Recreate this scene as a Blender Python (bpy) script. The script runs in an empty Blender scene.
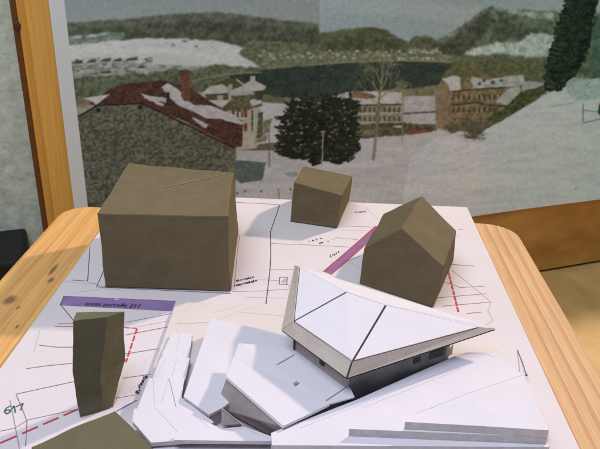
import bpy, bmesh, math, random
import numpy as np
from mathutils import Vector, Matrix

# ------------------------------------------------------------------ camera
# metres; z=0 is the printed sheet on the table, X along the table's back edge, Y away
F, CX, CY, H = 670.0, 300.0, 224.5, 0.36
def nrm(v):
    v = np.array(v, float); return v/np.linalg.norm(v)
fw = nrm((30, -311, F)); dn = nrm((-.0313, 1, .4656)); rt = nrm(np.cross(dn, fw)); dn = nrm(np.cross(fw, rt))
RM = np.array([rt, fw, -dn])
CAM = np.array([0, 0, H])
def ray(x, y): return RM @ np.array([(x-CX)/F, (y-CY)/F, 1.0])
def P(x, y, z=0.0):
    """surveyed plan point at height z"""
    d = ray(x, y); return CAM + d*((z-H)/d[2])
def V(x, y, a, b):
    """surveyed point on the upright plane through a and b"""
    m = np.array([-(b-a)[1], (b-a)[0], 0]); d = ray(x, y)
    return CAM + d*(np.dot(np.array(a)-CAM, m)/np.dot(d, m))
def proj(p):
    c = (np.asarray(p)-CAM) @ RM
    return CX+F*c[..., 0]/c[..., 2], CY+F*c[..., 1]/c[..., 2]

scene = bpy.context.scene
cd = bpy.data.cameras.new('camera'); cam = bpy.data.objects.new('camera', cd)
scene.collection.objects.link(cam); scene.camera = cam
cd.sensor_width = 36; cd.lens = 36*F/600; cd.clip_start = .01; cd.clip_end = 50
cx, cy, cz = RM @ np.array([1, 0, 0]), RM @ np.array([0, -1, 0]), RM @ np.array([0, 0, -1])
M4 = Matrix.Identity(4)
for i in range(3):
    M4[i][0], M4[i][1], M4[i][2], M4[i][3] = cx[i], cy[i], cz[i], CAM[i]
cam.matrix_world = M4

# ------------------------------------------------------------------ light
w = bpy.data.worlds.new('World'); scene.world = w; w.use_nodes = True
bg = w.node_tree.nodes['Background']; bg.inputs[0].default_value = (.74, .73, .74, 1); bg.inputs[1].default_value = .27
def area(name, loc, target, size, energy, col):
    l = bpy.data.lights.new(name, 'AREA'); l.shape = 'DISK'; l.size = size; l.energy = energy; l.color = col
    o = bpy.data.objects.new(name, l); scene.collection.objects.link(o); o.location = loc
    o.rotation_euler = (Vector(target)-Vector(loc)).to_track_quat('-Z', 'Y').to_euler(); return o
area('room_lamp', (2.0, 2.37, 1.95), (0, .6, 0), .18, 98, (1, .79, .67))
area('ceiling_glow', (-.5, .0, 2.2), (-.05, .8, 0), 1.6, 34, (.86, .93, .93))
area('front_cool_fill', (-.16, .08, .80), (-.02, .38, 0), .3, 2.5, (.48, .48, 1))  # added cool fill that brightens and tints the near whites, no visible source
scene.view_settings.view_transform = 'Standard'; scene.view_settings.look = 'None'
scene.view_settings.exposure = 0; scene.view_settings.gamma = 1

# ------------------------------------------------------------------ materials
def s2l(c): return tuple(((v/255)/12.92 if v/255 <= .04045 else ((v/255+.055)/1.055)**2.4) for v in c)
def mat(name, col, rough=.8, noise=0, scale=60, bump=0, bscale=300, spec=.3, stretch=(1, 1, 1), col2=None, detail=4):
    m = bpy.data.materials.new(name); m.use_nodes = True; nt = m.node_tree; b = nt.nodes['Principled BSDF']
    b.inputs['Roughness'].default_value = rough; b.inputs['Specular IOR Level'].default_value = spec
    b.inputs['Base Color'].default_value = (*col, 1)
    tc = nt.nodes.new('ShaderNodeTexCoord'); mp = nt.nodes.new('ShaderNodeMapping'); mp.inputs['Scale'].default_value = stretch
    nt.links.new(tc.outputs['Object'], mp.inputs[0])
    if noise or col2:
        n = nt.nodes.new('ShaderNodeTexNoise'); n.inputs['Scale'].default_value = scale; n.inputs['Detail'].default_value = detail
        n.inputs['Roughness'].default_value = .65
        nt.links.new(mp.outputs[0], n.inputs['Vector'])
        r = nt.nodes.new('ShaderNodeValToRGB'); r.color_ramp.elements[0].position = .3; r.color_ramp.elements[1].position = .7
        c2 = col2 or tuple(v*(1-noise) for v in col)
        r.color_ramp.elements[0].color = (*c2, 1); r.color_ramp.elements[1].color = (*col, 1)
        nt.links.new(n.outputs['Fac'], r.inputs[0]); nt.links.new(r.outputs[0], b.inputs['Base Color'])
    if bump:
        n2 = nt.nodes.new('ShaderNodeTexNoise'); n2.inputs['Scale'].default_value = bscale; n2.inputs['Detail'].default_value = 3
        nt.links.new(mp.outputs[0], n2.inputs['Vector'])
        bp = nt.nodes.new('ShaderNodeBump'); bp.inputs['Strength'].default_value = bump; bp.inputs['Distance'].default_value = .001
        nt.links.new(n2.outputs['Fac'], bp.inputs['Height']); nt.links.new(bp.outputs[0], b.inputs['Normal'])
    return m

def pine(name, base, dark, line, rings=34.0, knots=(), dirn='Y', knotcol=(.10, .045, .02)):
    """pine board: growth rings as stretched, bent bands, fine fibres and a few knots at given x,y"""
    m = bpy.data.materials.new(name); m.use_nodes = True; nt = m.node_tree; N = nt.nodes; L = nt.links
    b = N['Principled BSDF']; b.inputs['Roughness'].default_value = .62; b.inputs['Specular IOR Level'].default_value = .2
    tc = N.new('ShaderNodeTexCoord'); mp = N.new('ShaderNodeMapping'); L.new(tc.outputs['Object'], mp.inputs[0])
    mp.inputs['Scale'].default_value = (1, .10, 1) if dirn == 'Y' else (1, 1, .10)
    wv = N.new('ShaderNodeTexWave'); wv.wave_type = 'BANDS'; wv.bands_direction = 'X'; wv.wave_profile = 'SAW'
    wv.inputs['Scale'].default_value = rings; wv.inputs['Distortion'].default_value = 3.2; wv.inputs['Detail'].default_value = 2.5
    wv.inputs['Detail Scale'].default_value = .55; wv.inputs['Detail Roughness'].default_value = .45
    L.new(mp.outputs[0], wv.inputs['Vector'])
    r = N.new('ShaderNodeValToRGB'); e = r.color_ramp.elements
    e[0].position = 0; e[0].color = (*base, 1); e[1].position = 1; e[1].color = (*dark, 1)
    k = e.new(.55); k.color = (*[.8*a+.2*c for a, c in zip(base, dark)], 1); k2 = e.new(.9); k2.color = (*line, 1)
    L.new(wv.outputs['Fac'], r.inputs[0])
    mp2 = N.new('ShaderNodeMapping'); mp2.inputs['Scale'].default_value = (1, .03, 1) if dirn == 'Y' else (1, 1, .03)
    L.new(tc.outputs['Object'], mp2.inputs[0])
    n = N.new('ShaderNodeTexNoise'); n.inputs['Scale'].default_value = 420; n.inputs['Detail'].default_value = 3; L.new(mp2.outputs[0], n.inputs['Vector'])
    mx = N.new('ShaderNodeMix'); mx.data_type = 'RGBA'; mx.blend_type = 'OVERLAY'; mx.inputs[0].default_value = .35
    L.new(r.outputs[0], mx.inputs[6]); L.new(n.outputs['Fac'], mx.inputs[7])
    out = mx.outputs[2]
    for (kx, ky, rad, ax, ay) in knots:
        mk = N.new('ShaderNodeMapping'); mk.inputs['Location'].default_value = (-kx*ax, -ky*ay if dirn == 'Y' else 0, 0 if dirn == 'Y' else -ky*ay)
        mk.inputs['Scale'].default_value = (ax, ay, 0) if dirn == 'Y' else (ax, 0, ay)
        L.new(tc.outputs['Object'], mk.inputs[0])
        nn = N.new('ShaderNodeTexNoise'); nn.inputs['Scale'].default_value = 90; L.new(mk.outputs[0], nn.inputs['Vector'])
        ln = N.new('ShaderNodeVectorMath'); ln.operation = 'LENGTH'; L.new(mk.outputs[0], ln.inputs[0])
        ad = N.new('ShaderNodeMath'); ad.operation = 'MULTIPLY_ADD'; L.new(nn.outputs['Fac'], ad.inputs[0]); ad.inputs[1].default_value = rad*1.2; L.new(ln.outputs['Value'], ad.inputs[2])
        rr = N.new('ShaderNodeMapRange'); rr.inputs['From Min'].default_value = rad*1.1; rr.inputs['From Max'].default_value = rad*2.0
        rr.inputs['To Min'].default_value = 1; rr.inputs['To Max'].default_value = 0; L.new(ad.outputs[0], rr.inputs[0])
        m2 = N.new('ShaderNodeMix'); m2.data_type = 'RGBA'; L.new(rr.outputs[0], m2.inputs[0]); L.new(out, m2.inputs[6]); m2.inputs[7].default_value = (*knotcol, 1)
        out = m2.outputs[2]
    L.new(out, b.inputs['Base Color'])
    bp = N.new('ShaderNodeBump'); bp.inputs['Strength'].default_value = .25; bp.inputs['Distance'].default_value = .0006
    L.new(n.outputs['Fac'], bp.inputs['Height']); L.new(bp.outputs[0], b.inputs['Normal'])
    return m

M = {}
M['paper'] = mat('sheet_paper', (.65, .605, .61), .85, .05, 14, .15, 500)
M['card'] = mat('white_card', (.66, .64, .67), .8, .06, 22, .25, 420)
M['cardcut'] = mat('cut_card_edge', (.62, .60, .60), .9, .2, 160, .3, 500)
M['beige'] = mat('cream_card', (.65, .59, .55), .85, .05, 18, .2, 420)
M['brown'] = mat('grey_cardboard', (.60, .52, .44), .9, .15, 90, .4, 500)
M['brown2'] = mat('grey_cardboard_face', (.46, .41, .39), .9, .2, 120, .4, 500)
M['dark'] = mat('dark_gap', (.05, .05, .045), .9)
M['clay'] = mat('olive_brown_foam', (.165, .134, .074), 0.95, .17, 60, .35, 1200, .05)
M['clay2'] = mat('grey_brown_foam', (.168, .136, .078), 0.95, .16, 52, .35, 1200, .05)
M['clay3'] = mat('olive_green_foam', (.142, .132, .078), 0.95, .16, 56, .35, 1200, .05)
M['glaze'] = mat('grey_plastic_glazing', (.21, .225, .23), .4, .65, 45, 0, spec=.4)
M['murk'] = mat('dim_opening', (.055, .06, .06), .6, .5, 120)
M['black'] = mat('black_plastic', (.012, .012, .012), .6, .3, 80, .3, 400)
M['ink'] = mat('black_ink', (.06, .05, .06), .8)
M['pencil'] = mat('pencil_line', (.28, .26, .27), .8)
M['pencil_shade'] = mat('faint_pencil_and_shade', (.50, .48, .50), .8)  # pencil lines, and one painted shadow line beside a card edge
M['redbrown'] = mat('brown_ink', (.30, .16, .13), .8)
M['red'] = mat('red_ink', (.50, .06, .06), .8)
M['pink'] = mat('faded_pink_ink', (.55, .36, .36), .8)
M['purple'] = mat('purple_marker', (.27, .19, .38), .8, .3, 60, col2=(.21, .14, .31))
M['violet'] = mat('violet_marker', (.30, .14, .29), .8, .35, 90)
M['green'] = mat('green_ink', (.05, .14, .10), .8)
M['steel'] = mat('pin_steel', (.08, .09, .12), .35, spec=.6)
M['plaster'] = mat('roughcast_plaster', (.70, .80, .66), .95, .35, 60, 1.0, 90)
M['pine_l'] = pine('pine_board_left', s2l((216, 168, 104)), s2l((200, 146, 84)), s2l((206, 154, 92)), 15,
                   [(P(52, 266)[0], P(52, 266)[1], .0020, .75, .16), (P(50, 276)[0], P(50, 276)[1], .0026, .9, .45), (P(12, 294)[0]-.002, P(12, 294)[1]-.004, .0045, .8, .5),
                    (P(16, 322)[0]+.0, P(16, 322)[1], .0013, 1, .35), (P(17, 303)[0], P(17, 303)[1], .0012, 1, .3)], knotcol=(.24, .13, .065))
M['pine_r'] = pine('pine_board_right', s2l((204, 166, 120)), s2l((180, 134, 96)), s2l((188, 144, 104)), 24)
M['post'] = pine('varnished_pine_post', s2l((232, 178, 88)), s2l((212, 152, 66)), s2l((218, 160, 72)), 5, [], 'Z')
M['panel'] = mat('orange_wood_panel', s2l((204, 158, 84)), .5, 0, 11, .1, 200, .3, (.5, .5, 1.5), s2l((164, 116, 54)), 10)

# ------------------------------------------------------------------ builders
col = scene.collection
def tag(o, label=None, cat=None, group=None, kind=None):
    if label: o['label'] = label
    if cat: o['category'] = cat
    if group: o['group'] = group
    if kind: o['kind'] = kind
    return o
def link(name, bm, mats, parent=None, bevel=0, smooth=False, loc=None):
    bmesh.ops.recalc_face_normals(bm, faces=bm.faces)
    me = bpy.data.meshes.new(name); bm.to_mesh(me); bm.free()
    for m in (mats if isinstance(mats, (list, tuple)) else [mats]): me.materials.append(m)
    if smooth:
        for p in me.polygons: p.use_smooth = True
    o = bpy.data.objects.new(name, me); col.objects.link(o)
    if parent: o.parent = parent; o.matrix_parent_inverse = parent.matrix_world.inverted()
    if bevel:
        b = o.modifiers.new('bevel', 'BEVEL'); b.width = bevel; b.segments = 2; b.limit_method = 'ANGLE'; b.angle_limit = .5
    return o
def empty(name, loc):
    o = bpy.data.objects.new(name, None); col.objects.link(o); o.location = loc; o.empty_display_size = .02
    bpy.context.view_layer.update(); return o
def prism(bm, bot, top, mi=0, mtop=None, msides=None):
    """closed solid between two rings of the same count"""
    n = len(bot); a = [bm.verts.new(p) for p in bot]; b = [bm.verts.new(p) for p in top]
    f = bm.faces.new(a[::-1]); f.material_index = mi
    f = bm.faces.new(b); f.material_index = mi if mtop is None else mtop
    for i in range(n):
        j = (i+1) % n; f = bm.faces.new((a[i], a[j], b[j], b[i])); f.material_index = mi if msides is None else msides
    return bm
def levels(bm, rings):
    vs = [[bm.verts.new(p) for p in r] for r in rings]; n = len(rings[0])
    bm.faces.new(vs[0][::-1]); bm.faces.new(vs[-1])
    for a, b in zip(vs, vs[1:]):
        for i in range(n):
            j = (i+1) % n; bm.faces.new((a[i], a[j], b[j], b[i]))
def plate(bm, px, ztop, zbot, mtop=0, mside=1):
    t = [P(x, y, ztop) for x, y in px]; b = [(p[0], p[1], zbot) for p in t]
    prism(bm, b, t, mside, mtop, mside)
def box(bm, lo, hi, mi=0):
    x0, y0, z0 = lo; x1, y1, z1 = hi
    prism(bm, [(x0, y0, z0), (x1, y0, z0), (x1, y1, z0), (x0, y1, z0)], [(x0, y0, z1), (x1, y0, z1), (x1, y1, z1), (x0, y1, z1)], mi)
def slab(bm, pts, th, mi=0, down=True, inset=0):
    """flat or folded facet given thickness along its normal"""
    v = [Vector(p) for p in pts]; c = sum(v, Vector())/len(v)
    n = (v[1]-v[0]).cross(v[-1]-v[0]).normalized()
    if n.z < 0: n = -n
    if inset: v = [p+(c-p).normalized()*inset for p in v]
    prism(bm, [p-n*th if down else p for p in v], v if down else [p+n*th for p in v], mi)
def stroke(bm, px, wd, mi, z=.00025, th=.00022, dash=None, pts3=None):
    """drawn line: a thin film of ink following the points"""
    if pts3 is None and z < .002: z = z*.35
    th = .00007
    pts = pts3 or [P(x, y, z) for x, y in px]
    segs = []
    for a, b in zip(pts, pts[1:]):
        a = np.array(a); b = np.array(b); Ln = np.linalg.norm(b-a)
        if dash:
            t = 0
            while t < Ln:
                e = min(t+dash[0], Ln); segs.append((a+(b-a)*t/Ln, a+(b-a)*e/Ln)); t += dash[0]+dash[1]
        else: segs.append((a, b))
    for a, b in segs:
        d = b-a; d = d/(np.linalg.norm(d)+1e-9); s = np.array([-d[1], d[0], 0])*wd/2; u = np.array([0, 0, th])
        prism(bm, [a-s, b-s, b+s, a+s], [a-s+u, b-s+u, b+s+u, a+s+u], mi)

# ------------------------------------------------------------------ the setting
FL = -.40
dirp = np.array([math.cos(math.radians(21.94)), math.sin(math.radians(21.94)), 0]); nrp = np.array([-dirp[1], dirp[0], 0])
org = P(578, 266.5, FL)                       # where the panel meets the floor
def W(s, d, z): return org + dirp*s + nrp*d + np.array([0, 0, z-org[2]])
def onp(x, y, d=0):                           # surveyed point on the panel plane shifted d behind it
    q = V(x, y, W(0, d, 0), W(1, d, 0)); return np.dot(q-org, dirp), q[2]

def tile_mat():
    m = bpy.data.materials.new('ochre_floor_tiles'); m.use_nodes = True; N = m.node_tree.nodes; L = m.node_tree.links
    b = N['Principled BSDF']; b.inputs['Roughness'].default_value = .45
    tc = N.new('ShaderNodeTexCoord'); mp = N.new('ShaderNodeMapping'); mp.inputs['Rotation'].default_value = (0, 0, 0)
    L.new(tc.outputs['Object'], mp.inputs[0])
    br = N.new('ShaderNodeTexBrick'); br.offset = 0; br.inputs['Scale'].default_value = 1
    br.inputs['Brick Width'].default_value = .2; br.inputs['Row Height'].default_value = .2; br.inputs['Mortar Size'].default_value = .003
    br.inputs['Color1'].default_value = (*s2l((204, 170, 112)), 1); br.inputs['Color2'].default_value = (*s2l((192, 156, 98)), 1)
    br.inputs['Mortar'].default_value = (*s2l((190, 168, 112)), 1)
    L.new(mp.outputs[0], br.inputs['Vector'])
    n = N.new('ShaderNodeTexNoise'); n.inputs['Scale'].default_value = 14; n.inputs['Detail'].default_value = 5; L.new(mp.outputs[0], n.inputs['Vector'])
    mx = N.new('ShaderNodeMix'); mx.data_type = 'RGBA'; mx.blend_type = 'OVERLAY'; mx.inputs[0].default_value = .4
    L.new(br.outputs[0], mx.inputs[6]); L.new(n.outputs['Fac'], mx.inputs[7]); L.new(mx.outputs[2], b.inputs['Base Color'])
    bp = N.new('ShaderNodeBump'); bp.invert = True; bp.inputs['Distance'].default_value = .002; bp.inputs['Strength'].default_value = .6
    L.new(br.outputs['Fac'], bp.inputs['Height']); L.new(bp.outputs[0], b.inputs['Normal'])
    return m
bm = bmesh.new(); prism(bm, [(-3, -3, -.02), (3, -3, -.02), (3, 3, -.02), (-3, 3, -.02)], [(-3, -3, 0), (3, -3, 0), (3, 3, 0), (-3, 3, 0)])
fl = tag(link('floor', bm, tile_mat()), 'ochre square floor tiles with pale grout', kind='structure')
g = P(563, 272, FL); fl.location = (g[0], g[1], FL); fl.rotation_euler = (0, 0, math.radians(21.94))
s0, _ = onp(11, 0); sL, _ = onp(40, 230)
bm = bmesh.new()
prism(bm, [W(-3.2, .035, FL), W(s0-.004, .035, FL), W(s0-.004, .12, FL), W(-3.2, .12, FL)], [W(-3.2, .035, 1.6), W(s0-.004, .035, 1.6), W(s0-.004, .12, 1.6), W(-3.2, .12, 1.6)])
tag(link('wall', bm, M['plaster']), 'rough greenish grey plaster wall left of the pine post', kind='structure')

# panel that carries the poster, and pine post at its left end
TOPZ = .50
pe = empty('wooden_screen', W(0, 0, FL)); tag(pe, 'orange brown wooden panel behind and below the landscape poster', 'screen')
bm = bmesh.new(); prism(bm, [W(s0+.15, 0, FL+.006), W(1.0, 0, FL+.006), W(1.0, .03, FL+.006), W(s0+.15, .03, FL+.006)], [W(s0+.15, 0, TOPZ), W(1.0, 0, TOPZ), W(1.0, .03, TOPZ), W(s0+.15, .03, TOPZ)])
link('board', bm, M['panel'], pe, .002)
bm = bmesh.new(); prism(bm, [W(s0+.15, .006, FL), W(1.0, .006, FL), W(1.0, .025, FL), W(s0+.15, .025, FL)], [W(s0+.15, .006, FL+.0055), W(1.0, .006, FL+.0055), W(1.0, .025, FL+.0055), W(s0+.15, .025, FL+.0055)])
link('gap_shade_strip', bm, M['dark'], pe)  # dark filler painted as the shade of the gap under the panel
po = empty('pine_post', W(s0, 0, FL)); tag(po, 'upright pine post with a small dark knot, left of the poster', 'post')
bm = bmesh.new(); prism(bm, [W(s0+.006, -.002, FL), W(s0+.148, -.002, FL), W(s0+.148, .03, FL), W(s0+.006, .03, FL)], [W(s0+.006, -.002, .62), W(s0+.148, -.002, .62), W(s0+.148, .03, .62), W(s0+.006, .03, .62)])
link('post_board', bm, M['post'], po, .003)
ks, kz = onp(17, 26, -.002)
bm = bmesh.new(); bmesh.ops.create_uvsphere(bm, u_segments=16, v_segments=10, radius=.006)
for v in bm.verts:
    c = v.co.copy(); v.co = Vector(W(ks+c.x*.9, -.002+c.y*.25, kz+c.z*1.2))
link('knot', bm, mat('dark_knot', (.09, .035, .02), .6), po, smooth=True)
bm = bmesh.new(); prism(bm, [W(s0-.003, .006, FL), W(s0+.0055, .006, FL), W(s0+.0055, .03, FL), W(s0-.003, .03, FL)], [W(s0-.003, .006, .62), W(s0+.0055, .006, .62), W(s0+.0055, .03, .62), W(s0-.003, .03, .62)])
link('shade_strip', bm, mat('edge_shade_brown', s2l((120, 74, 34)), .7, .3, 40), po)  # brown strip painted as the shadow gap along the post's left side

# black box by the wall
q0 = V(26, 227, W(0, .03, 0), W(1, .03, 0)); q1 = V(32, 266, W(0, .03, 0), W(1, .03, 0)); sb = np.dot(q0-org, dirp); sb2 = np.dot(q1-org, dirp)
bb = empty('black_box', W(sb-.1, -.02, FL)); tag(bb, 'plain black box on the floor against the plaster wall, left of the table', 'box')
bm = bmesh.new(); prism(bm, [W(sb-.24, -.10, FL), W(sb2+.005, -.10, FL), W(sb2+.005, .03, FL), W(sb-.24, .03, FL)], [W(sb-.24, -.10, q0[2]-.002), W(sb, -.10, q0[2]), W(sb, .03, q0[2]), W(sb-.24, .03, q0[2])])
link('cabinet', bm, M['black'], bb, .006)

# ------------------------------------------------------------------ the poster (a printed photograph of a snowy village by a lake)
S = 2; X0, Y0, X1, Y1 = 30, -150, 760, 330
Wc, Hc = (X1-X0)*S, (Y1-Y0)*S
rng = np.random.RandomState(4)
gx = X0+(np.arange(Wc)+.5)/S; gy = Y0+(np.arange(Hc)+.5)/S
def vnoise(cw, ch, seed=0):
    r = np.random.RandomState(seed); nx = int(Wc/(cw*S))+3; ny = int(Hc/(ch*S))+3; g_ = r.rand(ny, nx)
    fx = np.arange(Wc)/(cw*S); fy = np.arange(Hc)/(ch*S); ix = fx.astype(int); iy = fy.astype(int); tx = fx-ix; ty = fy-iy
    tx = tx*tx*(3-2*tx); ty = ty*ty*(3-2*ty)
    a = g_[iy][:, ix]*(1-tx)+g_[iy][:, ix+1]*tx; b = g_[iy+1][:, ix]*(1-tx)+g_[iy+1][:, ix+1]*tx
    return a*(1-ty[:, None])+b*ty[:, None]
def fbm(cw, ch, seed, o=4):
    s = 0; a = .5; t = 0
    for k in range(o): s = s+a*vnoise(cw/2**k, ch/2**k, seed+k); t += a; a *= .6
    return s/t
img = np.zeros((Hc, Wc, 3)); 
def fill(poly, c, c2=None, nz=None, jit=0, seed=0, alpha=1.0, soft=None):
    """paint a polygon, optionally wobbling its outline and mixing two inks by a noise"""
    xs = [p[0] for p in poly]; ys = [p[1] for p in poly]; pad = 4+jit
    a0 = max(0, int((min(xs)-pad-X0)*S)); a1 = min(Wc, int((max(xs)+pad-X0)*S)+1); b0 = max(0, int((min(ys)-pad-Y0)*S)); b1 = min(Hc, int((max(ys)+pad-Y0)*S)+1)
    if a1 <= a0 or b1 <= b0: return
    GX, GY = np.meshgrid(gx[a0:a1], gy[b0:b1])
    if jit:
        GX = GX+(JA[b0:b1, a0:a1]-.5)*2*jit; GY = GY+(JB[b0:b1, a0:a1]-.5)*2*jit
    ins = np.zeros(GX.shape, bool); n = len(poly)
    for i in range(n):
        xa, ya = poly[i]; xb, yb = poly[(i+1) % n]
        if ya == yb: continue
        cnd = ((ya > GY) != (yb > GY)) & (GX < (xb-xa)*(GY-ya)/(yb-ya)+xa); ins ^= cnd
    c = np.array(c, float); cc = np.broadcast_to(c, GX.shape+(3,))
    if c2 is not None:
        t = np.clip((nz[b0:b1, a0:a1]-.5)*3.2+.5, 0, 1)[..., None]; cc = c*(1-t)+np.array(c2, float)*t
    m_ = (ins*alpha)[..., None]
    img[b0:b1, a0:a1] = img[b0:b1, a0:a1]*(1-m_)+cc*m_
def line(p, wd, c, alpha=1.0, jit=0):
    for a, b in zip(p, p[1:]):
        a = np.array(a, float); b = np.array(b, float); d = b-a; L_ = np.hypot(*d)+1e-6; s = np.array([-d[1], d[0]])/L_*wd/2
        fill([tuple(a-s), tuple(b-s), tuple(b+s), tuple(a+s)], c, alpha=alpha, jit=jit)
def blob(x, y, rx, ry, c, alpha=1.0, k=7):
    fill([(x+rx*math.cos(t*2*math.pi/k)*(.7+.5*rng.rand()), y+ry*math.sin(t*2*math.pi/k)*(.7+.5*rng.rand())) for t in range(k)], c, alpha=alpha)
JA = fbm(5, 5, 11, 3); JB = fbm(5, 5, 21, 3)
N1 = fbm(6, 4, 31); N2 = fbm(2.2, 2.0, 41, 3); N3 = fbm(30, 14, 51); N4 = fbm(4, 2, 61, 3); N5 = fbm(90, 10, 95, 3)
def blur(n=1):
    for _ in range(n):
        img[1:-1, 1:-1] = (img[1:-1, 1:-1]*2+img[:-2, 1:-1]+img[2:, 1:-1]+img[1:-1, :-2]+img[1:-1, 2:])/6
NT = .55*fbm(1.1, 2.2, 301, 2)+.45*fbm(7, 5, 311, 3); NT = (NT-NT.mean())*1.5+.5      # wooded slopes
NS = fbm(26, 5, 321, 3)
# sky
tt = np.clip((gy+60)/100, 0, 1)[:, None, None]
img[:] = np.array((100, 112, 104))*(1-tt)+np.array((118, 124, 112))*tt
fill([(319, -150), (760, -150), (760, 60), (319, 60)], (112, 124, 116), (120, 129, 120), N5)
# far wooded hills, left sheet then right sheet
fill([(30, 26), (54, 24), (90, 21), (125, 19), (150, 16), (185, 13), (215, 12), (240, 14), (262, 17), (290, 21), (319, 23), (319, 66), (30, 66)], (90, 94, 74), (66, 70, 52), NT, 1.2)
fill([(30, 31), (100, 27), (200, 20), (319, 31), (319, 60), (200, 44), (30, 46)], (78, 80, 60), (52, 55, 40), NT, 2.5, alpha=.75)
fill([(319, 33), (335, 31), (352, 28), (372, 27), (386, 30), (397, 37), (408, 42), (412, 37), (424, 35), (436, 40), (450, 32), (450, 63), (319, 63)], (84, 88, 58), (60, 64, 42), NT, 1.2)
fill([(319, 42), (350, 37), (385, 40), (405, 50), (405, 63), (319, 63)], (74, 78, 50), (50, 54, 34), NT, 3, alpha=.6)
fill([(436, 42), (452, 31), (470, 19), (484, 9), (492, 6), (503, 9), (522, 9), (560, 12), (600, 13), (760, 15), (760, 95), (436, 64)], (92, 98, 78), (60, 66, 48), NT, 1.6)
fill([(440, 46), (462, 30), (486, 12), (494, 22), (480, 38), (466, 52), (440, 60)], (72, 76, 56), (48, 52, 38), NT, 4, alpha=.8)
fill([(496, 20), (530, 28), (550, 30), (545, 40), (505, 36), (488, 42)], (72, 84, 58), (50, 62, 42), NT, 4, alpha=.6)
fill([(492, 7), (520, 10), (552, 13), (552, 20), (530, 18), (515, 14), (500, 12)], (136, 144, 130), (92, 104, 84), NT, 3)
fill([(448, 33), (458, 31), (454, 35), (446, 37)], (126, 132, 118), (90, 100, 82), NT, 1)
fill([(462, 54), (478, 46), (500, 42), (520, 41), (530, 33), (552, 34), (556, 56), (530, 57), (500, 53), (470, 55)], (160, 162, 148), (120, 128, 110), NT, 2.5)
for k in range(70):
    x = 466+rng.rand()*84; y = 42+rng.rand()*16; line([(x, y), (x+.3, y-1.5-2.5*rng.rand())], .8, (70, 80, 56), .6)
fill([(402, 60), (408, 49), (420, 48), (428, 52), (436, 46), (438, 50), (428, 57), (420, 60)], (146, 148, 134), (96, 102, 84), NT, 2)
blur(3)
# hamlet and snow field, left
fill([(54, 44), (80, 42), (150, 38), (215, 40), (236, 45), (256, 54), (266, 64), (250, 70), (205, 66), (150, 64), (54, 66)], (160, 158, 144), (150, 148, 132), NS, 1.5)
fill([(54, 38), (100, 33), (124, 32), (124, 38), (100, 42), (54, 46)], (112, 120, 106), (78, 88, 66), N2, 1.2)
for x, y, r in ((63, 39, 4), (78, 37, 5), (92, 36, 5), (104, 34, 3), (184, 39, 5), (172, 43, 2), (195, 44, 2), (60, 42, 4)):
    blob(x, y, r, 1.6, (140, 144, 132)); blob(x+1, y+2, r*.8, 1, (80, 84, 64))
fill([(250, 40), (319, 44), (319, 70), (262, 68), (238, 54)], (98, 100, 74), (66, 74, 48), N2, 2)
fill([(54, 62), (100, 60), (150, 63), (205, 66), (262, 68), (262, 76), (54, 84)], (132, 132, 120), (96, 100, 80), N1, 2)
for k in range(60):
    x = 57+rng.rand()*95; y = 57+rng.rand()*18; blob(x, y, 2+3*rng.rand(), .8+rng.rand(), (138, 138, 126) if rng.rand() < .55 else (78, 80, 58))
for x, y, r in ((77, 62, 6), (91, 61, 5), (105, 60, 6), (117, 60, 5), (131, 59, 7), (106, 72, 5), (140, 67, 4), (63, 64, 3)):
    fill([(x-r, y+1.5), (x-r*.3, y-1), (x+r*.9, y-2.4), (x+r, y+.6), (x+.2*r, y+2)], (62, 58, 42)); line([(x-r, y+2.5), (x+r, y+2)], 1.2, (146, 144, 132))
line([(57, 75), (110, 70), (150, 68)], 1, (140, 140, 126), .7); line([(57, 79), (100, 77)], .8, (140, 140, 126), .6)
fill([(54, 80), (90, 76), (150, 73), (175, 68), (190, 70), (216, 64), (240, 66), (262, 68), (262, 80), (200, 92), (120, 100), (54, 120)], (92, 96, 68), (62, 68, 44), N2, 2.5)
for k in range(90):
    x = 56+rng.rand()*60; y = 80+rng.rand()*24; line([(x, y), (x+rng.rand()-.5, y-3-3*rng.rand())], .5, (126, 128, 110) if rng.rand() < .5 else (58, 60, 42), .6)
blur(2)
# shore band behind the lake
fill([(262, 54), (319, 51), (400, 52), (452, 54), (452, 62), (400, 60), (350, 62), (300, 66), (262, 71)], (104, 104, 78), (76, 80, 54), N2, 1)
for k in range(110):
    x = 258+rng.rand()*185; y = 50+rng.rand()*9; blob(x, y, .8+1.6*rng.rand(), .6+.8*rng.rand(), (142, 138, 122) if rng.rand() < .5 else (84, 80, 56))
line([(300, 66), (350, 62), (400, 60), (450, 61.5)], .9, (122, 116, 76)); 
# lake
fill([(228, 76), (262, 70), (300, 66.5), (350, 62.5), (400, 60.6), (432, 61.5), (460, 64), (452, 74), (440, 86), (418, 90), (390, 91), (345, 93), (320, 99), (292, 98), (262, 96), (250, 90)], (42, 52, 44), (52, 60, 50), N1)
fill([(262, 94), (278, 97), (290, 98), (290, 104), (262, 104)], (100, 92, 58), (80, 76, 50), N2, 1)
fill([(440, 76), (452, 62), (480, 58), (560, 60), (560, 84), (520, 80), (440, 92)], (92, 90, 58), (68, 70, 42), N2, 2)
fill([(372, 90), (410, 88), (440, 84), (440, 96), (372, 98)], (108, 98, 66), (86, 82, 56), N2, 1)
line([(190, 81), (225, 74), (262, 72)], 1.4, (116, 110, 80), .8)
blur(1)
# snow ground
fill([(230, 170), (234, 104), (262, 102), (300, 105), (345, 118), (404, 98), (440, 95), (440, 130), (760, 200), (760, 330), (30, 330), (60, 190)], (150, 146, 138), (140, 137, 130), NS, 0)
fill([(396, 96), (441, 95), (438, 128), (396, 132)], (140, 136, 128), (128, 124, 114), N1)
line([(402, 113), (436, 111)], 1.3, (58, 52, 48))
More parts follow.
